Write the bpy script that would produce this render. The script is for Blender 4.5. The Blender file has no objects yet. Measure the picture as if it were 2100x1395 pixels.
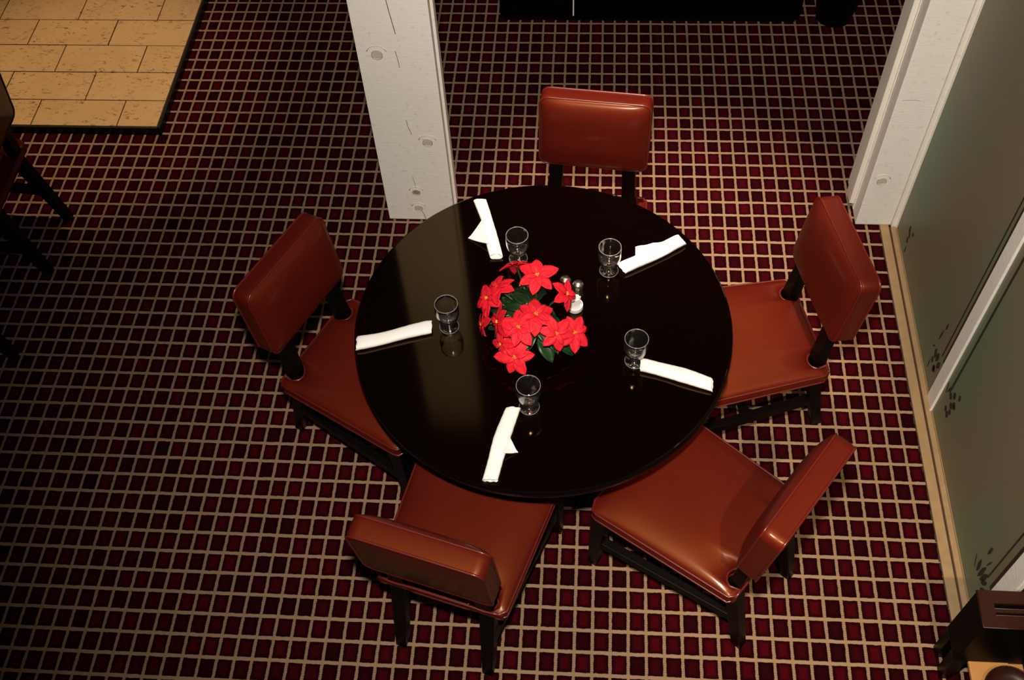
import bpy, bmesh, math, random
from mathutils import Matrix, Vector
PI = math.pi
U = 0.067                      # one carpet square is 6.7 cm wide; all coordinates below are in squares
CY = 1.25354                   # a square is this much longer than it is wide
scene = bpy.context.scene
col = scene.collection
random.seed(4)

# ------------------------------------------------------------------ camera
cam_d = bpy.data.cameras.new('camera')
cam = bpy.data.objects.new('camera', cam_d)
col.objects.link(cam)
cam_d.sensor_width = 36.0
cam_d.lens = 2183.83 * 36.0 / 2100.0
cam_d.clip_start = 0.05
cam_d.clip_end = 100
cam.matrix_world = (Matrix.Translation(Vector((2.0585, -24.8688, 58.5601)) * U)
                    @ Matrix.Rotation(0.116417, 4, 'Z')
                    @ Matrix.Rotation(PI / 2 - 0.957869, 4, 'X')
                    @ Matrix.Rotation(-0.068906, 4, 'Z'))
scene.camera = cam

# ------------------------------------------------------------------ light and exposure
scene.view_settings.view_transform = 'Standard'
scene.view_settings.look = 'None'
scene.view_settings.exposure = 0.0
scene.view_settings.gamma = 1.0
scene.view_settings.use_curve_mapping = False
world = bpy.data.worlds.new('world')
scene.world = world
world.use_nodes = True
bg = world.node_tree.nodes['Background']
bg.inputs['Color'].default_value = (1.0, 0.75, 0.5, 1)
bg.inputs['Strength'].default_value = 0.012


def spot(name, loc, target, power, angle, blend, radius, color):
    d = bpy.data.lights.new(name, 'SPOT')
    d.energy = power
    d.spot_size = math.radians(angle)
    d.spot_blend = blend
    d.shadow_soft_size = radius
    d.color = color
    o = bpy.data.objects.new(name, d)
    col.objects.link(o)
    o.location = Vector(loc) * U
    v = (Vector(target) - Vector(loc)).normalized()
    o.rotation_euler = v.to_track_quat('-Z', 'Y').to_euler()
    return o


# the flash on the camera, a downlight over the table and two others in the ceiling
spot('camera_flash', (1.6, -21.5, 62.5), (13, 14, 0), 800, 84, 1.0, 0.07, (1.0, 0.89, 0.75))
spot('table_downlight', (7, 24, 105), (7, 22.5, 0), 3100, 21, 1.0, 0.06, (1.0, 0.72, 0.53))
spot('gallery_downlight', (18, -46, 92), (15, 3, 0), 900, 17, 0.8, 0.05, (1.0, 0.74, 0.46))
spot('hearth_downlight', (-38, 44, 100), (-40, 40, 0), 1050, 22, 0.9, 0.06, (1.0, 0.70, 0.42))
spot('added_column_fill', (2, -32, 82), (-10, 26.5, 36), 400, 26, 1.0, 0.06, (1.0, 0.90, 0.78))  # unseen fill light, added to brighten the upper part of the column


# ------------------------------------------------------------------ helpers
class MB:
    """collects simple shapes (in squares) and links them as one mesh object"""
    def __init__(self):
        self.v = []
        self.f = []

    def add(self, vs, fs):
        n = len(self.v)
        self.v += [tuple(x) for x in vs]
        self.f += [tuple(i + n for i in f) for f in fs]
        return self

    def box(self, x0, x1, y0, y1, z0, z1):
        vs = [(x, y, z) for z in (z0, z1) for y in (y0, y1) for x in (x0, x1)]
        return self.add(vs, [(0, 2, 3, 1), (4, 5, 7, 6), (0, 1, 5, 4), (2, 6, 7, 3), (0, 4, 6, 2), (1, 3, 7, 5)])

    def bar(self, a, b, wa, da, wb=None, db=None):
        """square tapered bar; width along x, depth along y"""
        wb = wa if wb is None else wb
        db = da if db is None else db
        vs = []
        for (p, w, d) in ((a, wa, da), (b, wb, db)):
            for sx, sy in ((-1, -1), (1, -1), (1, 1), (-1, 1)):
                vs.append((p[0] + sx * w / 2, p[1] + sy * d / 2, p[2]))
        return self.add(vs, [(3, 2, 1, 0), (4, 5, 6, 7), (0, 1, 5, 4), (1, 2, 6, 5), (2, 3, 7, 6), (3, 0, 4, 7)])

    def beam(self, a, b, w, h):
        """horizontal bar between two points, width w, height h"""
        a = Vector(a)
        b = Vector(b)
        d = (b - a).normalized()
        s = d.cross(Vector((0, 0, 1))).normalized() * (w / 2)
        u = s.cross(d).normalized() * (h / 2)
        vs = [p + i * s + j * u for p in (a, b) for i, j in ((-1, -1), (1, -1), (1, 1), (-1, 1))]
        return self.add(vs, [(3, 2, 1, 0), (4, 5, 6, 7), (0, 1, 5, 4), (1, 2, 6, 5), (2, 3, 7, 6), (3, 0, 4, 7)])

    def tube(self, pts, r, n=6, closed=False):
        pts = [Vector(p) for p in pts]
        m = len(pts)
        rings = []
        for i, p in enumerate(pts):
            a = pts[(i - 1) % m] if (closed or i > 0) else p
            b = pts[(i + 1) % m] if (closed or i < m - 1) else p
            t = (b - a).normalized()
            ref = Vector((0, 0, 1)) if abs(t.z) < 0.9 else Vector((0, 1, 0))
            s = t.cross(ref).normalized()
            u = s.cross(t)
            rr = r[i] if isinstance(r, (list, tuple)) else r
            rings.append([p + (s * math.cos(2 * PI * k / n) + u * math.sin(2 * PI * k / n)) * rr for k in range(n)])
        vs = [v for ring in rings for v in ring]
        fs = []
        for i in range(m if closed else m - 1):
            j = (i + 1) % m
            for k in range(n):
                l = (k + 1) % n
                fs.append((i * n + k, i * n + l, j * n + l, j * n + k))
        if not closed:
            fs.append(tuple(range(n - 1, -1, -1)))
            fs.append(tuple((m - 1) * n + k for k in range(n)))
        return self.add(vs, fs)

    def lathe(self, prof, n=40, c=(0, 0, 0), close=False):
        """profile of (radius, z); a radius of 0 makes a pole"""
        vs = []
        idx = []
        for r, z in prof:
            if r < 1e-6:
                idx.append([len(vs)])
                vs.append((c[0], c[1], c[2] + z))
            else:
                idx.append(list(range(len(vs), len(vs) + n)))
                vs += [(c[0] + r * math.cos(2 * PI * k / n), c[1] + r * math.sin(2 * PI * k / n), c[2] + z) for k in range(n)]
        fs = []
        pairs = list(zip(idx[:-1], idx[1:]))
        if close:
            pairs.append((idx[-1], idx[0]))
        for a, b in pairs:
            for k in range(n):
                l = (k + 1) % n
                if len(a) == 1 and len(b) == 1:
                    continue
                if len(a) == 1:
                    fs.append((a[0], b[l], b[k]))
                elif len(b) == 1:
                    fs.append((a[k], a[l], b[0]))
                else:
                    fs.append((a[k], a[l], b[l], b[k]))
        return self.add(vs, fs)

    def build(self, name, m, parent=None, smooth=False, bevel=0.0, angle=None):
        me = bpy.data.meshes.new(name)
        me.from_pydata([(x * U, y * U, z * U) for x, y, z in self.v], [], self.f)
        b = bmesh.new()
        b.from_mesh(me)
        if bevel:
            ed = [e for e in b.edges if len(e.link_faces) == 2 and e.calc_face_angle(0) > 0.6]
            bmesh.ops.bevel(b, geom=ed, offset=bevel * U, segments=2, affect='EDGES', profile=0.7)
        bmesh.ops.recalc_face_normals(b, faces=b.faces)
        b.to_mesh(me)
        b.free()
        me.materials.append(m)
        if smooth:
            me.shade_smooth()
            if angle:
                me.set_sharp_from_angle(angle=math.radians(angle))
        o = bpy.data.objects.new(name, me)
        col.objects.link(o)
        o.parent = parent
        return o


def tag(o, label=None, cat=None, group=None, kind=None):
    if label:
        o['label'] = label
    if cat:
        o['category'] = cat
    if group:
        o['group'] = group
    if kind:
        o['kind'] = kind
    return o


def thing(name, label, cat, loc, rz=0.0, group=None):
    o = bpy.data.objects.new(name, None)
    col.objects.link(o)
    o.location = Vector(loc) * U
    o.rotation_euler = (0, 0, rz)
    o.empty_display_size = 0.1
    return tag(o, label, cat, group)


def copy_tree(o, parent=None):
    c = o.copy()
    col.objects.link(c)
    c.parent = parent
    for ch in list(o.children):
        copy_tree(ch, c)
    return c


# ------------------------------------------------------------------ materials
def new_mat(name):
    m = bpy.data.materials.new(name)
    m.use_nodes = True
    nt = m.node_tree
    return m, nt, nt.nodes['Principled BSDF']


def N(nt, t, **kw):
    n = nt.nodes.new(t)
    for k, v in kw.items():
        setattr(n, k, v)
    return n


def L(nt, a, b):
    nt.links.new(a, b)


def noise(nt, vec, scale, detail=3, rough=0.5):
    n = N(nt, 'ShaderNodeTexNoise')
    n.inputs['Scale'].default_value = scale
    n.inputs['Detail'].default_value = detail
    n.inputs['Roughness'].default_value = rough
    L(nt, vec, n.inputs['Vector'])
    return n.outputs['Fac']


def mix(nt, fac, a, b):
    m = N(nt, 'ShaderNodeMix', data_type='RGBA')
    for s, x in ((m.inputs[0], fac), (m.inputs[6], a), (m.inputs[7], b)):
        if isinstance(x, (int, float)):
            s.default_value = x
        elif isinstance(x, tuple):
            s.default_value = (*x, 1)
        else:
            L(nt, x, s)
    return m.outputs[2]


def mth(nt, op, a, b=None, c=None):
    m = N(nt, 'ShaderNodeMath', operation=op)
    for s, x in zip(m.inputs, (a, b, c)):
        if x is None:
            continue
        if isinstance(x, (int, float)):
            s.default_value = x
        else:
            L(nt, x, s)
    return m.outputs[0]


def ramp(nt, fac, p0, p1):
    m = N(nt, 'ShaderNodeMapRange')
    m.interpolation_type = 'SMOOTHSTEP'
    L(nt, fac, m.inputs[0])
    m.inputs[1].default_value = p0
    m.inputs[2].default_value = p1
    return m.outputs[0]


def bump(nt, bsdf, h, strength, dist):
    b = N(nt, 'ShaderNodeBump')
    b.inputs['Strength'].default_value = strength
    b.inputs['Distance'].default_value = dist
    L(nt, h, b.inputs['Height'])
    L(nt, b.outputs[0], bsdf.inputs['Normal'])


def plain(name, c, rough=0.5, metal=0.0, var=0.0, scale=40, coat=0.0, bmp=0.0, spec=0.5):
    m, nt, b = new_mat(name)
    b.inputs['Base Color'].default_value = (*c, 1)
    b.inputs['Roughness'].default_value = rough
    b.inputs['Metallic'].default_value = metal
    b.inputs['Specular IOR Level'].default_value = spec
    if coat:
        b.inputs['Coat Weight'].default_value = coat
        b.inputs['Coat Roughness'].default_value = 0.12
    if var or bmp:
        tc = N(nt, 'ShaderNodeTexCoord')
        f = noise(nt, tc.outputs['Object'], scale, 4)
        if var:
            L(nt, mix(nt, f, tuple(x * (1 - var) for x in c), tuple(min(1, x * (1 + var)) for x in c)), b.inputs['Base Color'])
        if bmp:
            bump(nt, b, f, bmp, 0.002)
    return m


def carpet_mat():
    m, nt, b = new_mat('carpet')
    tc = N(nt, 'ShaderNodeTexCoord')
    nz = N(nt, 'ShaderNodeTexNoise')
    nz.inputs['Scale'].default_value = 55
    L(nt, tc.outputs['Object'], nz.inputs['Vector'])
    wob = N(nt, 'ShaderNodeVectorMath', operation='MULTIPLY_ADD')
    L(nt, nz.outputs['Color'], wob.inputs[0])
    wob.inputs[1].default_value = (0.006, 0.006, 0)
    wob.inputs[2].default_value = (-0.003, -0.003, 0)
    add = N(nt, 'ShaderNodeVectorMath', operation='ADD')
    L(nt, tc.outputs['Object'], add.inputs[0])
    L(nt, wob.outputs[0], add.inputs[1])
    sp = N(nt, 'ShaderNodeSeparateXYZ')
    L(nt, add.outputs[0], sp.inputs[0])
    gx = mth(nt, 'DIVIDE', sp.outputs[0], U)
    gy = mth(nt, 'DIVIDE', sp.outputs[1], U * CY)
    # distance to the nearest line, in squares
    dx = mth(nt, 'PINGPONG', gx, 0.5)
    dy = mth(nt, 'MULTIPLY', mth(nt, 'PINGPONG', gy, 0.5), CY)
    lx = mth(nt, 'SUBTRACT', 1.0, ramp(nt, dx, 0.070, 0.105))
    ly = mth(nt, 'SUBTRACT', 1.0, ramp(nt, dy, 0.085, 0.120))
    line = mth(nt, 'MAXIMUM', lx, ly)
    edge = mth(nt, 'MINIMUM', dx, dy)
    pile = ramp(nt, edge, 0.11, 0.40)
    # every square its own tone
    cx = mth(nt, 'FLOOR', gx)
    cyy = mth(nt, 'FLOOR', gy)
    cmb = N(nt, 'ShaderNodeCombineXYZ')
    L(nt, cx, cmb.inputs[0])
    L(nt, cyy, cmb.inputs[1])
    wn = N(nt, 'ShaderNodeTexWhiteNoise', noise_dimensions='3D')
    L(nt, cmb.outputs[0], wn.inputs['Vector'])
    red = mix(nt, wn.outputs['Value'], (0.018, 0.0003, 0.0020), (0.070, 0.0010, 0.0042))
    dark = mix(nt, wn.outputs['Value'], (0.004, 0.0002, 0.0008), (0.009, 0.0003, 0.0010))
    sq = mix(nt, pile, dark, red)
    fib = noise(nt, tc.outputs['Object'], 420, 3, 0.7)
    sq = mix(nt, mth(nt, 'MULTIPLY', fib, 0.55), sq, (0.02, 0.001, 0.002))
    cross = mth(nt, 'MULTIPLY', lx, ly)
    beige = mix(nt, fib, (0.21, 0.133, 0.083), (0.41, 0.268, 0.175))
    beige = mix(nt, mth(nt, 'MULTIPLY', cross, 0.55), beige, (0.30, 0.185, 0.072))
    tick = mth(nt, 'MULTIPLY', mth(nt, 'ADD', mth(nt, 'SINE', mth(nt, 'MULTIPLY', gy, 62.0)), 1.0), 0.22)
    tick = mth(nt, 'MULTIPLY', tick, mth(nt, 'MULTIPLY', lx, mth(nt, 'SUBTRACT', 1.0, ly)))
    beige = mix(nt, tick, beige, (0.10, 0.05, 0.03))
    c = mix(nt, line, sq, beige)
    L(nt, c, b.inputs['Base Color'])
    b.inputs['Roughness'].default_value = 1.0
    b.inputs['Specular IOR Level'].default_value = 0.05
    h = mth(nt, 'ADD', mth(nt, 'MULTIPLY', line, 0.6), mth(nt, 'MULTIPLY', fib, 0.5))
    bump(nt, b, h, 0.6, 0.004)
    return m


def leather_mat():
    m, nt, b = new_mat('russet_leather')
    tc = N(nt, 'ShaderNodeTexCoord')
    big = noise(nt, tc.outputs['Object'], 7, 3)
    fine = noise(nt, tc.outputs['Object'], 260, 3, 0.6)
    c = mix(nt, big, (0.070, 0.0042, 0.0040), (0.104, 0.0088, 0.0045))
    c = mix(nt, mth(nt, 'MULTIPLY', fine, 0.4), c, (0.050, 0.0032, 0.003))
    L(nt, c, b.inputs['Base Color'])
    b.inputs['Roughness'].default_value = 0.50
    b.inputs['Specular IOR Level'].default_value = 0.5
    b.inputs['Specular Tint'].default_value = (1.0, 0.36, 0.07, 1)
    b.inputs['Coat Weight'].default_value = 0.26
    b.inputs['Coat Roughness'].default_value = 0.20
    bump(nt, b, fine, 0.25, 0.001)
    return m


def painted_wood(name, base):
    m, nt, b = new_mat(name)
    tc = N(nt, 'ShaderNodeTexCoord')
    mp = N(nt, 'ShaderNodeMapping')
    mp.inputs['Scale'].default_value = (1, 1, 6)
    L(nt, tc.outputs['Object'], mp.inputs['Vector'])
    saw = noise(nt, mp.outputs[0], 22, 4, 0.6)          # cross grain saw marks
    spk = noise(nt, tc.outputs['Object'], 34, 5, 0.65)
    c = mix(nt, ramp(nt, spk, 0.55, 0.8), base, tuple(x * 0.72 for x in base))
    c = mix(nt, mth(nt, 'MULTIPLY', saw, 0.2), c, tuple(x * 0.8 for x in base))
    L(nt, c, b.inputs['Base Color'])
    b.inputs['Roughness'].default_value = 0.6
    bump(nt, b, saw, 0.35, 0.003)
    return m


def travertine_mat():
    m, nt, b = new_mat('travertine')
    tc = N(nt, 'ShaderNodeTexCoord')
    oi = N(nt, 'ShaderNodeObjectInfo')
    geo = N(nt, 'ShaderNodeNewGeometry')
    mp = N(nt, 'ShaderNodeMapping')
    mp.inputs['Scale'].default_value = (1, 2.2, 1)
    mp.inputs['Rotation'].default_value = (0, 0, 0.5)
    L(nt, geo.outputs['Position'], mp.inputs['Vector'])
    cl = noise(nt, geo.outputs['Position'], 9, 4, 0.6)
    base = mix(nt, cl, (0.56, 0.35, 0.155), (0.72, 0.49, 0.25))
    base = mix(nt, mth(nt, 'MULTIPLY', oi.outputs['Random'], 0.35), base, (0.50, 0.32, 0.14))
    pit = ramp(nt, noise(nt, mp.outputs[0], 30, 5, 0.72), 0.56, 0.625)
    dust = ramp(nt, noise(nt, mp.outputs[0], 130, 3, 0.7), 0.56, 0.72)
    zone = ramp(nt, noise(nt, geo.outputs['Position'], 7, 2), 0.30, 0.58)
    c = mix(nt, mth(nt, 'MULTIPLY', dust, 0.5), base, (0.34, 0.17, 0.055))
    c = mix(nt, mth(nt, 'MULTIPLY', mth(nt, 'MULTIPLY', pit, zone), 0.85), c, (0.17, 0.055, 0.015))
    L(nt, c, b.inputs['Base Color'])
    b.inputs['Roughness'].default_value = 0.6
    bump(nt, b, pit, -0.3, 0.002)
    return m


def frosted_mat():
    m, nt, b = new_mat('frosted_glass')
    tc = N(nt, 'ShaderNodeTexCoord')
    mp = N(nt, 'ShaderNodeMapping')
    mp.inputs['Scale'].default_value = (1, 1, 0.4)
    L(nt, tc.outputs['Object'], mp.inputs['Vector'])
    g = ramp(nt, noise(nt, mp.outputs[0], 2.3, 2), 0.42, 0.66)
    c = mix(nt, g, (0.21, 0.18, 0.115), (0.155, 0.21, 0.125))
    L(nt, c, b.inputs['Base Color'])
    b.inputs['Roughness'].default_value = 0.45
    b.inputs['Specular IOR Level'].default_value = 0.35
    b.inputs['Transmission Weight'].default_value = 0.15
    b.inputs['IOR'].default_value = 1.45
    fine = noise(nt, tc.outputs['Object'], 300, 2)
    bump(nt, b, fine, 0.1, 0.001)
    return m


def glass_mat():
    m, nt, b = new_mat('clear_glass')
    b.inputs['Base Color'].default_value = (1, 1, 1, 1)
    b.inputs['Roughness'].default_value = 0.09
    b.inputs['Transmission Weight'].default_value = 1.0
    b.inputs['IOR'].default_value = 1.5
    return m


def lip_mat():
    m, nt, b = new_mat('painted_rim_glint')
    b.inputs['Base Color'].default_value = (0.85, 0.85, 0.85, 1)  # milky white stands in for room light reflected along lip and foot
    b.inputs['Roughness'].default_value = 0.13
    b.inputs['Transmission Weight'].default_value = 0.80
    b.inputs['IOR'].default_value = 1.5
    return m


def table_mat():
    m, nt, b = new_mat('espresso_wood')
    tc = N(nt, 'ShaderNodeTexCoord')
    mp = N(nt, 'ShaderNodeMapping')
    mp.inputs['Scale'].default_value = (1, 9, 1)
    L(nt, tc.outputs['Object'], mp.inputs['Vector'])
    g = noise(nt, mp.outputs[0], 9, 5, 0.6)
    L(nt, mix(nt, g, (0.0012, 0.0003, 0.0003), (0.0024, 0.0006, 0.0004)), b.inputs['Base Color'])
    b.inputs['Roughness'].default_value = 0.07
    b.inputs['Specular IOR Level'].default_value = 0.62
    b.inputs['IOR'].default_value = 1.55
    b.inputs['Specular Tint'].default_value = (1.0, 0.68, 0.30, 1)
    return m


def petal_mat():
    m, nt, b = new_mat('red_bract')
    tc = N(nt, 'ShaderNodeTexCoord')
    f = noise(nt, tc.outputs['Object'], 60, 3)
    L(nt, mix(nt, f, (0.62, 0.007, 0.018), (0.84, 0.020, 0.040)), b.inputs['Base Color'])
    b.inputs['Roughness'].default_value = 0.6
    b.inputs['Specular IOR Level'].default_value = 0.2
    return m


def leaf_mat():
    m, nt, b = new_mat('green_leaf')
    oi = N(nt, 'ShaderNodeObjectInfo')
    tc = N(nt, 'ShaderNodeTexCoord')
    f = noise(nt, tc.outputs['Object'], 50, 3)
    c = mix(nt, oi.outputs['Random'], (0.004, 0.020, 0.005), (0.013, 0.055, 0.010))
    c = mix(nt, mth(nt, 'MULTIPLY', f, 0.5), c, (0.004, 0.018, 0.006))
    L(nt, c, b.inputs['Base Color'])
    b.inputs['Roughness'].default_value = 0.38
    return m


def cloth_mat():
    m, nt, b = new_mat('white_linen')
    tc = N(nt, 'ShaderNodeTexCoord')
    f = noise(nt, tc.outputs['Object'], 70, 4)
    L(nt, mix(nt, f, (0.90, 0.88, 0.85), (0.97, 0.96, 0.94)), b.inputs['Base Color'])
    b.inputs['Roughness'].default_value = 0.9
    b.inputs['Specular IOR Level'].default_value = 0.1
    bump(nt, b, f, 0.3, 0.002)
    return m


M = dict(
    carpet=carpet_mat(), leather=leather_mat(), travertine=travertine_mat(), frosted=frosted_mat(),
    glass=glass_mat(), table=table_mat(), petal=petal_mat(), leaf=leaf_mat(), linen=cloth_mat(),
    white_wood=painted_wood('white_painted_timber', (0.92, 0.89, 0.84)),
    white_trim=painted_wood('white_painted_trim', (0.88, 0.83, 0.77)),
    piping=plain('piping_leather', (0.10, 0.008, 0.005), 0.35, coat=0.2),
    black_wood=plain('black_wood', (0.0022, 0.0013, 0.0012), 0.42, var=0.3, scale=30, spec=0.12),
    black_gloss=plain('black_lacquer', (0.0010, 0.0007, 0.0007), 0.45, spec=0.05),
    sill=plain('tan_sill', (0.31, 0.205, 0.105), 0.55, var=0.22, scale=26, bmp=0.2),
    groove=plain('dark_groove', (0.05, 0.012, 0.006), 0.8),
    grout=plain('dark_grout', (0.03, 0.016, 0.012), 0.9),
    black_edge=plain('black_edging', (0.004, 0.004, 0.005), 0.5),
    chrome=plain('chrome', (0.8, 0.8, 0.8), 0.15, 1.0),
    lip=lip_mat(),
    lid=plain('shaker_metal', (0.55, 0.52, 0.46), 0.3, 1.0),
    salt=plain('salt', (0.9, 0.9, 0.88), 0.8),
    pepper=plain('pepper', (0.05, 0.035, 0.02), 0.9),
    paper=plain('white_paper', (0.9, 0.88, 0.84), 0.85),
    stamen=plain('yellow_stamen', (0.75, 0.35, 0.04), 0.6),
    stalk=plain('green_stalk', (0.02, 0.05, 0.012), 0.5),
    pot=plain('dark_green_pot', (0.006, 0.012, 0.007), 0.45),
    soil=plain('soil', (0.02, 0.012, 0.008), 0.95),
    knot=plain('bare_knot', (0.36, 0.25, 0.19), 0.7, var=0.3, scale=60),
    knot_pale=plain('painted_knot', (0.58, 0.53, 0.45), 0.6, var=0.15, scale=60),
    motif=plain('dark_motif', (0.018, 0.010, 0.009), 0.7),
    shade_strip=plain('dark_shade_strip', (0.016, 0.013, 0.010), 0.6),
    brown_top=plain('brown_veneer', (0.024, 0.006, 0.004), 0.35, var=0.35, scale=30, spec=0.3),
    tan_shelf=plain('tan_shelf', (0.42, 0.20, 0.055), 0.6, var=0.2, scale=20),
    wall=plain('dark_panelling', (0.012, 0.007, 0.005), 0.7),
)

# ------------------------------------------------------------------ floor and walls
floor = MB().box(-62, 23.0, -26, 54, -1.0, 0).build('floor', M['carpet'])
tag(floor, 'dark red carpet with a grid of beige lines', kind='structure')
floor2 = MB().box(23.0, 40, -3.3, 27.6, -1.0, -0.02).build('floor', M['wall'])
floor3 = MB().box(23.0, 40, 27.6, 54, -1.0, 0).box(23.0, 26.5, -26, -3.3, -1.0, 0).build('floor', M['carpet'])
tag(floor3, 'red carpet with a grid of beige lines behind the white post', kind='structure')
tag(floor2, 'dark floor beyond the glass wall', kind='structure')
wall_n = MB().box(-62, 40, 54, 55, -1.0, 40).build('wall_back', M['wall'])
tag(wall_n, 'dark back wall behind the cabinet', kind='structure')

# sill strip along the foot of the glass wall
trim1 = MB().box(22.92, 23.52, -3.25, 26.8, 0, 0.16).build('trim_1', M['sill'], bevel=0.05)
tag(trim1, 'tan sill strip at the carpet edge', kind='structure')
trim2 = MB().box(23.64, 23.98, -3.25, 26.6, 0, 0.22).build('trim_2', M['sill'], bevel=0.05)
tag(trim2, 'narrow tan sill strip at the foot of the glass', kind='structure')
trim3 = MB().box(23.5, 23.66, -3.25, 26.7, 0, 0.04).build('trim_3', M['groove'])
tag(trim3, 'dark groove between the two sill strips', kind='structure')
trim4 = MB()
random.seed(9)
yy = -3.2
while yy < 26.4:                       # frayed carpet edge along the sill
    l = random.uniform(0.25, 0.7)
    w = random.uniform(0.03, 0.10)
    trim4.box(22.93 - w, 22.95, yy, yy + l * 0.8, 0, 0.05)
    yy += l
trim4 = trim4.build('trim_4', M['grout'])
tag(trim4, 'worn dark edge of the carpet along the sill', kind='structure')


# ------------------------------------------------------------------ glass wall
def leaf_outline(cy, cz, ln, w, ang):
    pts = []
    for t in range(9):
        a = t / 8
        pts.append((a * ln, math.sin(PI * a) ** 0.8 * w / 2))
    pts += [(x, -y) for x, y in pts[-2:0:-1]]
    return [(cy + x * math.cos(ang) - y * math.sin(ang), cz + x * math.sin(ang) + y * math.cos(ang)) for x, y in pts]


def motif(parent, leaves, ox, oy):
    for (cy, cz, ln, w, deg) in leaves:
        o = leaf_outline(cy - oy, cz, ln, w, math.radians(deg))
        n = len(o)
        vs = [(ox, y, z) for y, z in o] + [(ox - 0.02, y, z) for y, z in o]
        fs = [tuple(range(n)), tuple(range(2 * n - 1, n - 1, -1))]
        fs += [(k, (k + 1) % n, n + (k + 1) % n, n + k) for k in range(n)]
        MB().add(vs, fs).build('leaf_motif', M['motif'], parent)


panes = [('window_1', 12.55, 26.4, 'frosted glass pane between the white post and the white mullion',
          [(24.3, 2.35, .55, .34, 95), (23.9, 2.1, .6, .34, 60), (24.0, 1.5, .55, .30, 80), (23.6, 2.7, .4, .3, 110),
           (23.8, .7, .7, .10, 88),
           (13.9, 2.3, .8, .42, 75), (13.6, 2.4, .9, .40, 92), (13.2, 2.3, .8, .40, 105), (13.95, 1.75, .5, .35, 70),
           (13.5, 1.55, .6, .4, 100), (13.2, 1.7, .55, .35, 60), (14.4, 3.6, 1.1, .16, 92), (14.2, 4.9, .7, .18, 92),
           (14.2, .9, .8, .12, 85), (14.7, 2.5, .4, .14, 120)]),
         ('window_2', -1.9, 11.3, 'frosted glass pane nearer the dark stand',
          [(10.2, 3.4, .5, .45, 80), (9.8, 3.1, .5, .45, 100), (9.4, 3.5, .5, .4, 60), (9.9, 3.9, .6, .40, 90), (9.2, 3.7, .5, .3, 45),
           (10.0, 2.3, .45, .4, 70), (9.7, 2.2, .6, .4, 95), (9.6, 2.8, .4, .35, 110), (10.9, 3.0, .9, .10, 75), (10.8, 3.2, .8, .10, 100),
           (9.3, 4.6, .5, .3, 85),
           (-0.2, 2.2, 1.1, .32, 80), (-0.5, 2.2, 1.5, .30, 95), (-0.8, 2.4, 1.3, .34, 102), (-1.0, 2.5, .9, .30, 115),
           (0.1, 2.0, 1.0, .10, 60), (-0.1, 4.2, .9, .22, 92), (-0.55, 3.7, .9, .10, 100), (-1.2, 2.2, .9, .2, 125)])]
for nm, y0, y1, lab, lv in panes:
    w = tag(bpy.data.objects.new(nm, None), lab, kind='structure')
    col.objects.link(w)
    w.location = Vector((24.08, (y0 + y1) / 2, 0)) * U
    h = (y1 - y0) / 2
    MB().box(-0.06, 0.06, -h, h, 0.0, 46).build('pane', M['frosted'], w)
    MB().box(-0.10, -0.06, -h, h, 0.0, 0.30).build('bottom_seal', M['sill'], w)
    motif(w, lv, -0.065, (y0 + y1) / 2)
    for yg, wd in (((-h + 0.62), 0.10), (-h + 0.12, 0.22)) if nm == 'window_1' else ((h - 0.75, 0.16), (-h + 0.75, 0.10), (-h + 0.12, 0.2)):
        MB().box(-0.09, -0.06, yg - wd / 2, yg + wd / 2, 3.6, 46).build('shade_strip', M['shade_strip'], w)  # dark strips stand in for the mullions' shadow and reflection on the panes
for i, (y0, y1) in enumerate(((11.3, 12.5), (-3.25, -1.98))):
    t = MB().box(23.93, 24.2, y0, y1, 0.15, 46).build('trim_%d' % (5 + i), M['white_trim'], bevel=0.04)
    tag(t, ('white mullion between the two frosted panes', 'white mullion behind the dark stand')[i], kind='structure')
    MB().box(23.86, 23.96, y0 + 0.02, y0 + 0.16, 0.15, 46).build('edge_bead', M['white_trim'], t)
beyond = MB().box(26.5, 26.7, -26, -3.1, 0, 46).box(24.2, 26.5, -3.25, -3.1, 0, 46).build('wall_right', M['wall'])
tag(beyond, 'dark wall continuing past the glass', kind='structure')


# ------------------------------------------------------------------ white column and post
def knot(parent, x, y, z, r, m, rings=2):
    k = MB()
    k.tube([(x + r * math.cos(a * PI / 8), y - 0.005, z + r * math.sin(a * PI / 8)) for a in range(16)], 0.045, 5, True)
    if rings > 1:
        k.tube([(x + .9 * r + r * 1.9 * math.cos(a * PI / 9) - .9 * r, y, z + r * .15 + r * 1.9 * math.sin(a * PI / 9)) for a in range(1, 9)], 0.03, 4)
    o = k.build('knot_ring', M['knot_pale'], parent, True)
    d = MB()
    n = 14
    d.add([(x, y - 0.03, z)] + [(x + r * .92 * math.cos(2 * PI * a / n), y - 0.012, z + r * .92 * math.sin(2 * PI * a / n)) for a in range(n)],
          [(0, 1 + a, 1 + (a + 1) % n) for a in range(n)])
    d.build('knot', m, parent, True)


def crack(parent, pts, y, r=0.022):
    MB().tube([(x, y, z) for x, z in pts], r, 4).build('crack', M['groove'], parent)


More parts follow.
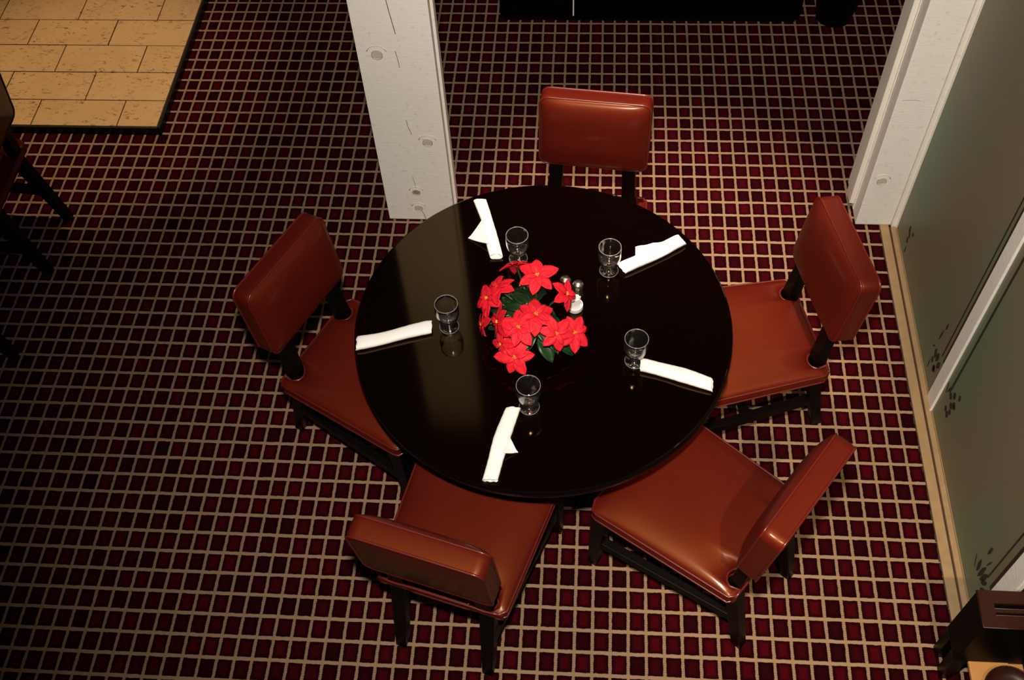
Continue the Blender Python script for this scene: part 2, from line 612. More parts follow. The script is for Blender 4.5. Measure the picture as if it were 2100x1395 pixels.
colm = thing('timber_column', 'white painted timber column with knots standing behind the round table', 'column', (-9.94, 26.9, 0))
MB().box(-2.4, 2.4, -0.37, 0.38, 0.10, 62).build('front_board', M['white_wood'], colm, bevel=0.07)
MB().box(-2.3, 2.32, -0.3, 0.3, 0.0, 0.14).build('base_gap', M['groove'], colm)
MB().box(-2.2, 2.56, 0.42, 1.15, 0.9, 62).build('side_strip', M['white_trim'], colm, bevel=0.05)
MB().box(-2.2, 2.34, 0.36, 1.1, 0.0, 62).build('core', M['white_wood'], colm)
for x, z, r, m in ((-11.09, 15.3, 0.34, 'knot_pale'), (-8.72, 7.9, 0.32, 'knot_pale'), (-10.04, 3.0, 0.27, 'knot'), (-10.05, 1.35, 0.27, 'knot_pale')):
    knot(colm, x + 9.94, -0.385, z, r, M[m])
crack(colm, [(-0.1, 19.9), (0.02, 18.6), (0.16, 17.3), (0.2, 16.9)], -0.375)
crack(colm, [(0.02, 15.6), (0.1, 14.9), (0.12, 14.3)], -0.375, 0.016)
crack(colm, [(0.0, 9.9), (0.05, 9.3), (0.22, 8.6)], -0.375, 0.016)
crack(colm, [(-0.2, 4.6), (-0.12, 3.9), (-0.1, 3.4)], -0.375, 0.012)
crack(colm, [(0.05, 1.1), (0.2, 0.7), (0.28, 0.12)], -0.375, 0.02)

post = thing('timber_post', 'broad white painted timber post at the end of the frosted glass wall', 'post', (22.44, 27.5, 0))
MB().box(-1.25, 1.24, -0.68, 0.65, 0.12, 62).build('front_board', M['white_wood'], post, bevel=0.07)
MB().box(-1.1, 1.1, -0.55, 2.2, 0.0, 0.2).build('base_gap', M['groove'], post)
MB().box(-1.62, 1.2, 0.80, 2.05, 0.7, 62).build('side_strip', M['white_trim'], post, bevel=0.05)
MB().box(-1.30, 1.2, 0.6, 3.3, 0.3, 62).build('core', M['white_wood'], post)
MB().box(1.27, 1.60, -0.80, 0.2, 0.0, 62).build('jamb', M['white_trim'], post, bevel=0.05)
MB().box(1.58, 1.74, -1.02, 0.2, 0.0, 62).build('jamb_bead', M['white_trim'], post, bevel=0.04)
knot(post, 21.99 - 22.44, -0.69, 4.58, 0.30, M['knot_pale'])
crack(post, [(-0.9, 11.8), (-0.4, 11.85), (0.2, 11.8)], -0.685, 0.01)

# ------------------------------------------------------------------ raised hearth of travertine tiles
hearth = thing('tiled_platform', 'low platform of buff travertine tiles with black edging', 'platform', (-41.0, 43, 0))
MB().box(-9.9, 9.15, -7.85, 10.9, 0, 0.60).build('base', M['grout'], hearth)
MB().box(-9.9, 9.26, -8.02, -7.86, 0, 0.66).build('edging', M['black_edge'], hearth)
MB().box(9.16, 9.34, -8.02, 10.9, 0, 0.66).build('edging', M['black_edge'], hearth)
rows = [35.10, 38.05, 41.37, 44.72, 48.02, 51.30, 53.8]
g = 0.045
for i in range(6):
    y0, y1 = rows[i] - 43, rows[i + 1] - 43
    off = -35.15 if i % 2 == 1 - 1 else -38.58
    xs = [-31.86]
    x = off
    while x > -50.9:
        xs.append(x)
        x -= 7.02
    xs.append(-50.9)
    for a, b in zip(xs[:-1], xs[1:]):
        if a - b < 0.5:
            continue
        MB().box(b + 41 + g, a + 41 - g, y0 + g, y1 - g, 0.56, 0.75 + random.uniform(-0.012, 0.012)).build('tile', M['travertine'], hearth, bevel=0.03)

# ------------------------------------------------------------------ black cabinet and bin at the back
cab = thing('black_cabinet', 'long black cabinet with a thin bright strip, against the back', 'cabinet', (6.8, 51.1, 0))
MB().box(-12.5, 12.5, -1.95, 2.1, 0.35, 12).build('body', M['black_gloss'], cab, bevel=0.08)
MB().box(-12.2, 12.2, -1.8, 1.9, 0, 0.4).build('plinth', M['black_wood'], cab)
for a, b in ((-12.35, -6.35), (-6.25, 0.0), (0.1, 6.2), (6.3, 12.35)):
    MB().box(a, b, -2.07, -1.95, 0.8, 11.4).build('door', M['black_gloss'], cab, bevel=0.04)
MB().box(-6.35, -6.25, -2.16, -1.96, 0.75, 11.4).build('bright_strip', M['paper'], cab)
binn = thing('black_bin', 'black tapered round bin beside the black cabinet', 'bin', (22.2, 49.9, 0))
MB().lathe([(0, 0), (1.2, 0), (1.45, .1), (2.2, 5.2), (2.3, 5.4), (2.1, 5.4), (1.4, .4), (0, .35)], 32).build('body', M['black_gloss'], binn, True, angle=40)
MB().tube([(2.25 * math.cos(k * PI / 16), 2.25 * math.sin(k * PI / 16), 5.4) for k in range(32)], 0.1, 6, True).build('rim', M['black_wood'], binn, True)

# ------------------------------------------------------------------ chairs
WF, WR, DP, ZS = 8.13, 7.09, 8.73, 6.95


def seat_shape():
    nx, ny = 48, 22
    V = []

    def width(y):
        w = WR + (WF - WR) * y / DP
        r = 0.55
        if y > DP - r:
            w -= 2 * (r - math.sqrt(max(0, r * r - (y - DP + r) ** 2)))
        r = 0.28
        if y < r:
            w -= 2 * (r - math.sqrt(max(0, r * r - (r - y) ** 2)))
        return w

    def rear(s):
        x = abs(s) * WR / 2
        d = x - 2.42
        return 0.95 * math.sqrt(max(0, 1 - (d / 0.66) ** 2)) ** 0.8 if abs(d) < 0.66 else 0.0
    grid = {}
    for i in range(nx + 1):
        s0 = -1 + 2 * i / nx
        s = math.sin(s0 * PI / 2) * 0.35 + s0 * 0.65
        for j in range(ny + 1):
            t0 = j / ny
            t = 0.5 - 0.5 * math.cos(PI * t0) * 0.5 - 0.25 * (1 - 2 * t0) if False else t0
            t = t0 * 0.6 + 0.4 * (0.5 - 0.5 * math.cos(PI * t0))
            y = rear(s) + (DP - rear(s)) * t
            f = (1 - abs(s) ** 4.2) ** 0.62 * max(0, 1 - abs(2 * t - 1) ** 4.5) ** 0.62
            x = s * width(y) / 2
            grid[i, j] = len(V)
            V.append((x, y, ZS + 0.60 * f * (1 - 0.15 * (abs(s) ** 2))))
    F = [(grid[i, j], grid[i + 1, j], grid[i + 1, j + 1], grid[i, j + 1]) for i in range(nx) for j in range(ny)]
    loop = [grid[i, 0] for i in range(nx)] + [grid[nx, j] for j in range(ny)] + [grid[i, ny] for i in range(nx, 0, -1)] + [grid[0, j] for j in range(ny, 0, -1)]
    base = [V[k] for k in loop]
    n = len(loop)
    k0 = len(V)
    V += [(x, y, ZS - 0.68) for x, y, z in base]
    F += [(loop[k], loop[(k + 1) % n], k0 + (k + 1) % n, k0 + k) for k in range(n)]
    k1 = len(V)
    V.append((0, DP / 2, ZS - 0.68))
    F += [(k0 + k, k0 + (k + 1) % n, k1) for k in range(n)]
    return V, F, base


def back_shape():
    """cushion in its own frame: x across, h up the cushion, d towards the sitter (front at d = 0)"""
    W, H, T = 6.70, 4.90, 1.05
    nx, ny = 30, 30
    r = 0.50
    V = []
    grid = {}

    def wid(h):
        w = W
        for e in (h, H - h):
            if e < r:
                w -= 2 * (r - math.sqrt(max(0, r * r - (r - e) ** 2)))
        return w
    for i in range(nx + 1):
        s0 = -1 + 2 * i / nx
        s = math.sin(s0 * PI / 2) * 0.4 + s0 * 0.6
        for j in range(ny + 1):
            t0 = j / ny
            t = t0 * 0.15 + 0.85 * (0.5 - 0.5 * math.cos(PI * t0))
            f = max(0, 1 - abs(s) ** 5) ** 0.62 * max(0, 1 - abs(2 * t - 1) ** 3.6) ** 0.62
            grid[i, j] = len(V)
            V.append((s * wid(t * H) / 2, t * H, 0.55 * f))
    F = [(grid[i, j], grid[i + 1, j], grid[i + 1, j + 1], grid[i, j + 1]) for i in range(nx) for j in range(ny)]
    loop = [grid[i, 0] for i in range(nx)] + [grid[nx, j] for j in range(ny)] + [grid[i, ny] for i in range(nx, 0, -1)] + [grid[0, j] for j in range(ny, 0, -1)]
    base = [V[k] for k in loop]
    n = len(loop)
    prev = loop
    for d, sc in ((-0.30, 1.012), (-T + 0.25, 1.012), (-T, 1.0)):
        k0 = len(V)
        V += [(x * sc, H / 2 + (h - H / 2) * sc, d) for x, h, _ in base]
        F += [(prev[k], prev[(k + 1) % n], k0 + (k + 1) % n, k0 + k) for k in range(n)]
        prev = list(range(k0, k0 + n))
    rear = [V[k] for k in prev]
    k0 = len(V)
    V += [(x * 0.93, H / 2 + (h - H / 2) * 0.9, -T - 0.06) for x, h, _ in base]
    F += [(prev[k], prev[(k + 1) % n], k0 + (k + 1) % n, k0 + k) for k in range(n)]
    k1 = len(V)
    V.append((0, H / 2, -T - 0.06))
    F += [(k0 + k, k0 + (k + 1) % n, k1) for k in range(n)]
    yb, zb, yt, zt = 0.407, 9.83, -0.202, 14.674
    ln = math.hypot(yt - yb, zt - zb)
    ty, tz = (yt - yb) / ln, (zt - zb) / ln

    def place(p):
        x, h, d = p
        return (x, yb + ty * h + tz * d, zb + tz * h - ty * d)
    return [place(p) for p in V], F, [place(p) for p in base], [place(p) for p in rear]


def thin(loop, eps=0.12):
    out = [loop[0]]
    for p in loop[1:]:
        if (Vector(p) - Vector(out[-1])).length > eps:
            out.append(p)
    if (Vector(out[0]) - Vector(out[-1])).length < eps:
        out.pop()
    return out


def make_chair(name='dining_chair'):
    t = thing(name, 'x', 'chair', (0, 0, 0))
    V, F, base = seat_shape()
    seat = MB().add(V, F).build('seat', M['leather'], t, True, angle=50)
    lo = thin(base)
    MB().box(-WR / 2 + 0.12, WR / 2 - 0.12, -0.02, 0.10, ZS - 0.68, ZS - 0.02).build('rear_band', M['leather'], seat)
    MB().tube([(-WR / 2 + .15, -.03, ZS), (-2.9, -.05, ZS - .02), (-2.4, -.08, ZS - .05), (-1.9, -.05, ZS - .02), (1.9, -.05, ZS - .02), (2.4, -.08, ZS - .05), (2.9, -.05, ZS - .02), (WR / 2 - .15, -.03, ZS)], 0.07, 6).build('piping', M['piping'], seat, True)
    MB().tube([(x, y, ZS) for x, y, z in lo], 0.075, 6, True).build('piping', M['piping'], seat, True)
    MB().tube([(x, y, ZS - 0.66) for x, y, z in lo], 0.065, 6, True).build('piping', M['piping'], seat, True)
    V, F, fr, re = back_shape()
    back = MB().add(V, F).build('backrest', M['leather'], t, True, angle=50)
    MB().tube(thin(fr), 0.07, 6, True).build('piping', M['piping'], back, True)
    MB().tube(thin(re), 0.075, 6, True).build('piping', M['piping'], back, True)
    fr = MB()
    fr.box(-3.2, 3.2, 0.95, 1.3, 5.55, 6.29).box(-3.55, 3.55, 7.9, 8.25, 5.55, 6.29)
    fr.beam((-3.05, 0.9, 5.92), (-3.5, 8.1, 5.92), 0.35, 0.74).beam((3.05, 0.9, 5.92), (3.5, 8.1, 5.92), 0.35, 0.74)
    fr.build('seat_rail', M['black_wood'], t)
    for s in (-1, 1):
        MB().bar((s * 3.65, 8.39, 0), (s * 3.5, 8.1, 6.28), 0.55, 0.55, 0.95, 0.95).build('leg', M['black_wood'], t, bevel=0.06)
        lg = MB().bar((s * 2.574, -0.813, 0), (s * 2.47, 0.52, 6.25), 0.62, 0.60, 0.86, 0.80)
        lg.bar((s * 2.44, 0.42, 6.2), (s * 2.28, 0.10, 9.6), 0.88, 0.74, 0.84, 0.60)
        lg.bar((s * 2.28, 0.10, 9.55), (s * 2.25, -0.46, 13.2), 0.84, 0.50, 0.75, 0.45)
        lg.build('leg', M['black_wood'], t, bevel=0.08)
        MB().beam((s * 2.55, -0.38, 2.9), (s * 3.6, 8.25, 2.9), 0.5, 0.62).build('stretcher', M['black_wood'], t, bevel=0.05)
    MB().beam((-3.1, 4.2, 2.9), (3.1, 4.2, 2.9), 0.5, 0.5).build('stretcher', M['black_wood'], t, bevel=0.05)
    return t


chairs = [
    ((2.382, 23.025), 3.033, 'russet leather dining chair behind the table, facing the viewer, next to the white column'),
    ((-13.973, 10.813), -2.025, 'russet leather dining chair at the left of the table, by the napkin pointing left'),
    ((15.323, 12.793), 1.809, 'russet leather dining chair at the right, its back near the white post and glass'),
    ((-4.917, -4.78), -0.27, 'russet leather dining chair seen from behind, left of the two in front'),
    ((11.96, -1.507), 0.941, 'russet leather dining chair at the lower right of the table with shadow across its seat'),
    ((-37.31, 23.56), PI / 2 + 0.02, 'russet leather chair at the left edge by the tiled platform, only its rear seen'),
    ((-37.36, 11.1), PI / 2, 'chair at the left edge showing only one black leg tip, below the other'),
]
proto = make_chair()
for i, ((x, y), a, lab) in enumerate(chairs):
    c = proto if i == 0 else copy_tree(proto)
    c.location = Vector((x, y, 0)) * U
    c.rotation_euler.z = a
    tag(c, lab, 'chair', 'chairs around the round table' if i < 5 else 'chairs at the neighbouring table')

# ------------------------------------------------------------------ round table
ZT = 11.1
tb = thing('round_table', 'large round espresso table with polished top reflecting the white column', 'table', (-0.23, 9.49, 0))
R = 10.374
MB().lathe([(0, 10.30), (R - 0.35, 10.30), (R - 0.12, 10.36), (R - 0.02, 10.5), (R - 0.02, 10.98), (R - 0.04, 11.06), (R - 0.10, 11.1), (0, 11.1)], 160).build('tabletop', M['table'], tb, True, angle=25)
MB().lathe([(R - 0.14, 10.34), (R, 10.48), (R + 0.03, 10.75), (R, 11.02), (R - 0.05, 11.06)], 160).build('edge_band', M['black_wood'], tb, True)
MB().lathe([(0, 9.5), (R - 1.6, 9.5), (R - 1.6, 10.3), (0, 10.3)], 80).build('apron', M['black_wood'], tb, True, angle=40)
MB().lathe([(0, 0.7), (1.7, 0.7), (1.5, 1.2), (1.15, 2), (1.1, 7), (1.5, 8.6), (2.6, 9.5), (0, 9.5)], 36).build('pedestal', M['black_wood'], tb, True, angle=40)
for k in range(4):
    a = k * PI / 2 + 0.5
    c, s = math.cos(a), math.sin(a)
    MB().beam((c * 0.8, s * 0.8, 0.75), (c * 5.2, s * 5.2, 0.40), 1.0, 0.8).build('foot', M['black_wood'], tb, bevel=0.1)


# ------------------------------------------------------------------ napkins
def napkin(pa, pb, w, flap, lab, seed, flapw=1.0):
    """rolled napkin from pa to pb; flap = (position along 0..1, side, length along, reach out)"""
    random.seed(seed)
    a, b = Vector((pa[0], pa[1], 0)), Vector((pb[0], pb[1], 0))
    mid = (a + b) / 2
    ln = (b - a).length
    ang = math.atan2(b.y - a.y, b.x - a.x)
    t = thing('napkin', lab, 'napkin', (mid.x, mid.y, ZT + 0.01), ang, 'rolled napkins laid round the table')
    n, m = 22, 20
    vs, fs = [], []
    for i in range(n + 1):
        u = i / n
        x = (u - 0.5) * ln
        ww = w * (1 + 0.06 * math.sin(u * 7 + seed) + random.uniform(-.02, .02))
        hh = 0.42 * (1 + 0.08 * math.sin(u * 9 + seed * 2))
        if i in (0, n):
            hh *= 0.82
        dy = 0.04 * math.sin(u * 5 + seed * 3)
        for k in range(m):
            th = 2 * PI * k / m
            cy = math.copysign(abs(math.cos(th)) ** 0.75, math.cos(th))
            cz = math.copysign(abs(math.sin(th)) ** 0.75, math.sin(th))
            xe = 0.0
            if i in (0, n):
                xe = 0.10 * math.sin(th * 1.0 + seed) + random.uniform(-.03, .03)
            vs.append((x + xe, dy + cy * ww / 2, hh / 2 * (1 + cz)))
    for i in range(n):
        for k in range(m):
            l = (k + 1) % m
            fs.append((i * m + k, i * m + l, (i + 1) * m + l, (i + 1) * m + k))
    # spiral end faces pushed in
    for i, sgn in ((0, 1), (n, -1)):
        c0 = len(vs)
        ring = [vs[i * m + k] for k in range(m)]
        cx = sum(p[0] for p in ring) / m
        vs += [(p[0] + sgn * 0.05, p[1] * 0.72, 0.21 + (p[2] - 0.21) * 0.6) for p in ring]
        vs.append((cx + sgn * 0.18, 0, 0.2))
        for k in range(m):
            l = (k + 1) % m
            fs.append((i * m + k, i * m + l, c0 + l, c0 + k))
            fs.append((c0 + k, c0 + l, c0 + m))
    MB().add(vs, fs).build('roll', M['linen'], t, True, angle=60)
    if flap:
        pos, side, la, out = flap
        x0 = (pos - 0.5) * ln
        pts = [(x0 - la / 2, side * w * 0.30, 0.40), (x0 + la / 2, side * w * 0.30, 0.36), (x0 + out[0], side * out[1], 0.06)]
        if len(out) > 2:
            pts = [pts[0], pts[1], (x0 + out[2], side * out[3], 0.08), pts[2]]
        k = len(pts)
        # subdivided sheet with a little thickness
        q = [Vector(p) for p in pts] if k == 4 else [Vector(pts[0]), Vector(pts[1]), Vector(pts[2]), Vector(pts[2])]
        vs, fs = [], []
        G = 6
        for i in range(G + 1):
            for j in range(G + 1):
                u, v = i / G, j / G
                p = q[0].lerp(q[1], u).lerp(q[3].lerp(q[2], u), v)
                p.z = 0.40 * (1 - v) ** 1.6 + 0.05 + 0.03 * math.sin(u * 8)
                vs.append(tuple(p))
        k0 = len(vs)
        vs += [(x, y, max(0.01, z - 0.045)) for x, y, z in vs]
        for i in range(G):
            for j in range(G):
                f = (i * (G + 1) + j, (i + 1) * (G + 1) + j, (i + 1) * (G + 1) + j + 1, i * (G + 1) + j + 1)
                fs.append(f)
                fs.append(tuple(k0 + z for z in f[::-1]))
        rim = [i * (G + 1) for i in range(G + 1)] + [G * (G + 1) + j for j in range(1, G + 1)] + [i * (G + 1) + G for i in range(G - 1, -1, -1)] + [j for j in range(G - 1, 0, -1)]
        for a_, b_ in zip(rim, rim[1:] + rim[:1]):
            fs.append((a_, b_, k0 + b_, k0 + a_))
        MB().add(vs, fs).build('flap', M['linen'], t, True, angle=50)
    return t


napkin((-10.27, 7.62), (-6.30, 8.86), 0.78, None, 'rolled white napkin pointing at the left edge of the table, no loose flap', 1)
napkin((-4.32, 18.25), (-3.02, 14.0), 0.72, (0.60, -1, 2.0, (-0.1, 1.30)), 'rolled white napkin near the column with a wide flap on its left', 2)
napkin((4.12, 13.28), (7.62, 15.50), 0.80, (0.52, 1, 2.2, (-0.55, 1.05, 0.5, 0.75)), 'rolled white napkin at the upper right, square flap above it', 3)
napkin((5.16, 6.78), (8.85, 5.66), 0.80, None, 'rolled white napkin at the right touching the foot of a glass', 4)
napkin((-1.50, 3.86), (-2.42, -0.40), 0.80, (0.52, 1, 1.15, (0.15, 0.95)), 'rolled white napkin nearest the viewer with a small flap on its right', 5)


# ------------------------------------------------------------------ drinking glasses
def make_glass():
    t = thing('goblet', 'x', 'glass', (0, 0, ZT + 0.005))
    outer = [(0.0, 0.0), (0.50, 0.0), (0.53, 0.035), (0.50, 0.07), (0.30, 0.11), (0.15, 0.17), (0.12, 0.28), (0.14, 0.40), (0.24, 0.50),
             (0.42, 0.66), (0.56, 0.90), (0.640, 1.20), (0.660, 1.45), (0.650, 1.75), (0.625, 2.03)]
    inner = [(0.605, 2.06), (0.600, 2.03), (0.622, 1.75), (0.632, 1.45), (0.612, 1.20), (0.53, 0.92), (0.38, 0.72), (0.19, 0.62), (0.0, 0.60)]
    MB().lathe(outer + inner, 56).build('bowl', M['glass'], t, True)
    for nm, r, z, w in (('lip', 0.615, 2.06, 0.022), ('foot_edge', 0.525, 0.035, 0.018)):
        MB().tube([(r * math.cos(2 * PI * k / 48), r * math.sin(2 * PI * k / 48), z) for k in range(48)], w, 8, True).build(nm, M['lip'], t, True)
    return t


gl = make_glass()
for i, (x, y, lab) in enumerate([
    (-5.33, 9.07, 'short stemmed clear glass at the left of the poinsettia'),
    (-1.80, 14.0, 'short stemmed clear glass right behind the poinsettia, next to the flapped napkin'),
    (3.40, 13.27, 'short stemmed clear glass at the upper right by the square flapped napkin'),
    (4.82, 7.13, 'short stemmed clear glass at the right, at the inner end of a napkin'),
    (-0.66, 4.07, 'short stemmed clear glass in front of the poinsettia'),
]):
    o = gl if i == 0 else copy_tree(gl)
    o.location = Vector((x, y, ZT + 0.005)) * U
    tag(o, lab, 'glass', 'water glasses on the round table')

# ------------------------------------------------------------------ poinsettia
plant = thing('poinsettia', 'red poinsettia with dark green leaves in the middle of the round table', 'plant', (-0.6, 8.9, ZT))
MB().lathe([(0, 0), (0.85, 0), (1.15, 1.0), (1.2, 1.05), (1.05, 1.05), (0.95, 0.85), (0, 0.85)], 28).build('pot', M['pot'], plant, True, angle=40)
MB().lathe([(0, 0.9), (1.02, 0.88), (1.02, 0.8), (0, 0.8)], 20).build('soil', M['soil'], plant)


def petal_mesh(ln, w, curl, lobes=0.0, cup=0.0):
    vs, fs = [], []
    n = 9
    for i in range(n + 1):
        a = i / n
        ww = w / 2 * (math.sin(PI * min(1, a * 0.96 + 0.04) ** 0.85)) ** 0.75 * (1 + lobes * math.sin(a * 19) * 0.5)
        if i == n:
            ww = 0.004
        z = curl * a * a * ln + cup * math.sin(PI * a)
        for s in (-1, -0.5, 0, 0.5, 1):
            vs.append((a * ln, s * ww, z + 0.10 * w * abs(s) - 0.02))
    for i in range(n):
        for k in range(4):
            fs.append((i * 5 + k, (i + 1) * 5 + k, (i + 1) * 5 + k + 1, i * 5 + k + 1))
    k0 = len(vs)
    vs += [(x, y, z - 0.022) for x, y, z in vs]
    fs += [tuple(k0 + q for q in f[::-1]) for f in fs]
    rim = [i * 5 for i in range(n + 1)] + [n * 5 + k for k in range(1, 5)] + [i * 5 + 4 for i in range(n - 1, -1, -1)] + [3, 2, 1]
    fs += [(a, b, k0 + b, k0 + a) for a, b in zip(rim, rim[1:] + rim[:1])]
    return vs, fs


random.seed(21)
flowers = [  # position, facing, size
    ((-0.49, 10.58, 13.91), (0.10, -0.15, 0.98), 1.12, 6),
    ((-2.62, 10.04, 13.47), (-0.55, 0.10, 0.80), 1.05, 6),
    ((-1.67, 11.60, 13.46), (-0.15, 0.85, 0.45), 0.95, 5),
    ((-3.13, 9.57, 13.10), (-0.60, -0.20, 0.75), 1.00, 5),
    ((-3.31, 8.14, 12.71), (-0.95, -0.20, 0.20), 0.85, 5),
    ((-2.40, 7.69, 13.59), (-0.85, -0.30, 0.40), 0.98, 5),
    ((-1.29, 7.20, 13.83), (-0.12, -0.35, 0.93), 1.10, 7),
    ((-0.43, 7.81, 14.14), (0.15, -0.20, 0.97), 1.12, 6),
    ((0.66, 7.08, 13.56), (0.25, -0.60, 0.75), 0.95, 6),
    ((1.56, 7.45, 13.13), (0.35, -0.45, 0.82), 1.00, 7),
    ((1.09, 9.41, 13.87), (0.70, -0.20, 0.65), 0.95, 5),
    ((-1.48, 6.19, 12.58), (-0.15, -0.70, 0.70), 1.08, 6),
    ((-2.21, 6.73, 12.96), (-0.65, -0.60, 0.40), 0.80, 4),
]
pv, pf = petal_mesh(1.0, 0.62, -0.10, 0.10, 0.05)
qv, qf = petal_mesh(0.9, 0.44, -0.22, 0.0, 0.08)
pmesh = [MB().add(pv, pf), MB().add(qv, qf)]
orig = {}


def inst(key, mb, name, mat, parent, mtx, sc):
    if key not in orig:
        o = mb.build(name, mat, parent, True)
        orig[key] = o
    else:
        o = orig[key].copy()
        col.objects.link(o)
        o.parent = parent
    o.matrix_local = mtx @ Matrix.Scale(sc, 4)
    return o


cen = MB()
for k in range(7):
    a = k * 2.4
    r = 0.10 * math.sqrt(k / 3 + 0.1)
    cen.lathe([(0, 0.0), (0.045, 0.02), (0.055, 0.10), (0.035, 0.16), (0, 0.18)], 7, (r * math.cos(a), r * math.sin(a), 0))
base = Vector((-0.6, 8.9, ZT))
for fi, (pos, face, size, npet) in enumerate(flowers):
    z = Vector(face).normalized()
    q = z.to_track_quat('Z', 'Y')
    fm = Matrix.Translation((Vector(pos) - base) * U) @ q.to_matrix().to_4x4() @ Matrix.Rotation(random.uniform(0, 6), 4, 'Z')
    stem_top = Vector(pos) - base - z * 0.1
    st = MB().tube([(stem_top.x * 0.2, stem_top.y * 0.2, 0.9), (stem_top.x * 0.55, stem_top.y * 0.55, 0.9 + (stem_top.z - 0.9) * 0.7), tuple(stem_top)], 0.06, 6).build('stem', M['stalk'], plant, True)
    fl = bpy.data.objects.new('flower', None)
    col.objects.link(fl)
    fl.parent = plant
    fl.matrix_local = fm
    fl.empty_display_size = 0.02
    for k in range(npet):
        a = 2 * PI * k / npet + random.uniform(-.16, .16)
        tilt = random.uniform(-0.05, 0.25)
        mt = Matrix.Rotation(a, 4, 'Z') @ Matrix.Rotation(tilt, 4, 'Y') @ Matrix.Translation((0.05 * U, 0, 0))
        inst('petal', pmesh[0], 'petal', M['petal'], fl, mt, size * random.uniform(0.88, 1.08))
    for k in range(4):
        a = 2 * PI * k / 4 + random.uniform(-.3, .3) + 0.4
        mt = Matrix.Translation((0, 0, 0.06 * U)) @ Matrix.Rotation(a, 4, 'Z') @ Matrix.Rotation(-0.25, 4, 'Y') @ Matrix.Translation((0.05 * U, 0, 0))
        inst('petal_small', pmesh[1], 'petal', M['petal'], fl, mt, size * random.uniform(0.5, 0.75))
    inst('centre', cen, 'stamen', M['stamen'], fl, Matrix.Translation((0, 0, 0.05 * U)), size * 0.62)

lv, lf = petal_mesh(1.5, 0.85, -0.16, 0.05, 0.10)
lmesh = MB().add(lv, lf)
for k in range(74):
    a = random.uniform(0, 2 * PI)
    e = random.uniform(0.0, 1.0)
    rr = 0.35 + 1.25 * e
    h = 2.30 - 1.1 * e + random.uniform(-.25, .15)
    droop = 0.05 + 0.40 * e + random.uniform(-.12, .12)
    if math.cos(a - 0.75) > 0.8:
        a += 1.6
    h = max(h, 0.35 + 1.6 * math.sin(max(0, droop)))
    mt = Matrix.Translation(Vector((rr * math.cos(a), rr * math.sin(a) - 0.1, h)) * U) @ Matrix.Rotation(a + random.uniform(-.4, .4), 4, 'Z') @ Matrix.Rotation(droop, 4, 'Y') @ Matrix.Rotation(random.uniform(-.35, .35), 4, 'X')
    inst('leaf', lmesh, 'leaf', M['leaf'], plant, mt, random.uniform(0.7, 1.08))

# ------------------------------------------------------------------ salt, pepper and sugar
for nm, x, y, m, lab in (('salt_shaker', 0.98, 11.72, 'salt', 'glass salt shaker with metal cap behind the poinsettia, left one'),
                         ('pepper_shaker', 1.68, 11.42, 'pepper', 'glass pepper shaker with metal cap behind the poinsettia, right one')):
    s = thing(nm, lab, 'shaker', (x, y, ZT))
    MB().lathe([(0, 0), (0.30, 0), (0.33, .05), (0.30, .6), (0.27, 0.85), (0.25, 0.85), (0.27, 0.6), (0.29, .08), (0, .06)], 20).build('jar', M['glass'], s, True, angle=50)
    MB().lathe([(0, .07), (0.27, .08), (0.26, .5), (0, .52)], 16).build('filling', M[m], s, True, angle=50)
    MB().lathe([(0, .84), (0.30, .84), (0.31, 1.0), (0.27, 1.12), (0.14, 1.19), (0, 1.2)], 20).build('cap', M['lid'], s, True, angle=50)
su = thing('sugar_caddy', 'small white caddy of paper sugar packets behind the poinsettia', 'caddy', (1.55, 10.55, ZT))
MB().lathe([(0, 0), (.40, 0), (.46, .1), (.44, .36), (.39, .36), (.40, .1), (0, .06)], 24).build('holder', M['paper'], su, True, angle=40)
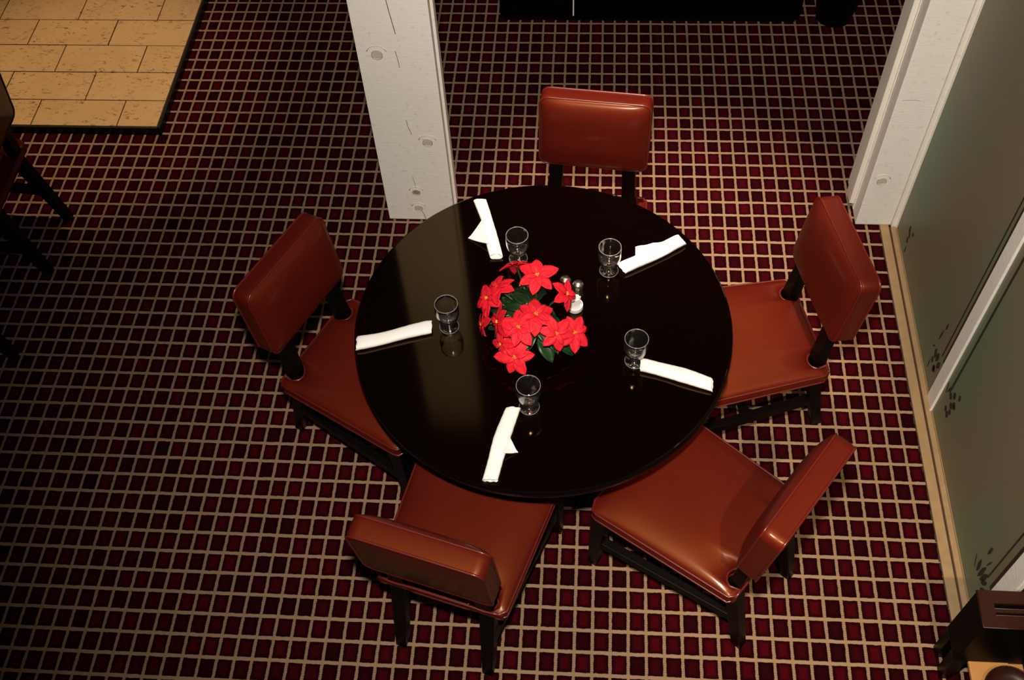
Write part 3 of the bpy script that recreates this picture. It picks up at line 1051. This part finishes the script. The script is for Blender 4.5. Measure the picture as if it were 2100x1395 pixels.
for k in range(7):
    mb = MB().box(-.26, .26, -.025, .025, -0.35, 0.50)
    o = mb.build('packet', M['paper'], su, bevel=0.01)
    o.location = (random.uniform(-.06, .06) * U, (-.21 + k * .07) * U, .48 * U)
    o.rotation_euler = (random.uniform(-.12, .12), random.uniform(-.22, .22), random.uniform(-.35, .35))

# ------------------------------------------------------------------ dark stand in the corner
sd = thing('serving_stand', 'dark wooden stand with brown slotted top in the corner by the glass wall', 'stand', (23.4, -4.67, 0))
x0, x1, y0, y1 = -1.8, 1.8, -0.93, 0.94
sx0, sx1 = -1.12, 1.3
top = MB()                       # strips around the two hand slots
for a, b in ((y0, -0.32), (-0.18, 0.02), (0.28, y1)):
    top.box(x0, x1, a, b, 7.8, 8.0)
for a, b in ((-0.32, -0.18), (0.02, 0.28)):
    top.box(x0, sx0, a, b, 7.8, 8.0)
    top.box(sx1, x1, a, b, 7.8, 8.0)
top.build('top', M['brown_top'], sd)
MB().tube([(x0, y1, 7.92), (x0, y0, 7.92), (x1, y0, 7.92)], 0.05, 6).build('top_edge', M['brown_top'], sd, True)
MB().box(sx0, sx1, -0.335, -0.31, 7.85, 8.01).build('slot_rim', M['lid'], sd)
MB().box(sx0, sx1, 0.0, 0.025, 7.85, 8.01).build('slot_rim', M['lid'], sd)
MB().box(x0 + .02, x1 - .02, y0 + .02, y1 - .02, 3.0, 7.78).build('body', M['black_gloss'], sd, bevel=0.05)
for sx in (-1, 1):
    for sy in (-1, 1):
        MB().bar((sx * 1.38, sy * 0.58, 0), (sx * 1.38, sy * 0.58, 3.1), 0.62, 0.6, 0.75, 0.65).build('leg', M['black_wood'], sd, bevel=0.05)
MB().box(-0.98, 1.75, -4.0, 0.6, 2.62, 2.86).build('shelf', M['tan_shelf'], sd, bevel=0.04)
pl = thing('brown_bowl', 'round dark brown bowl on the tan shelf of the dark stand', 'bowl', (24.15, -7.2, 2.87))
MB().lathe([(0, 0), (0.9, 0), (1.25, .2), (1.38, .42), (1.30, .42), (1.15, .22), (0.85, .09), (0, .07)], 36).build('shell', M['brown_top'], pl, True, angle=40)
MB().tube([(1.34 * math.cos(2 * PI * k / 32), 1.34 * math.sin(2 * PI * k / 32), 0.42) for k in range(32)], 0.05, 6, True).build('rim', M['brown_top'], pl, True)
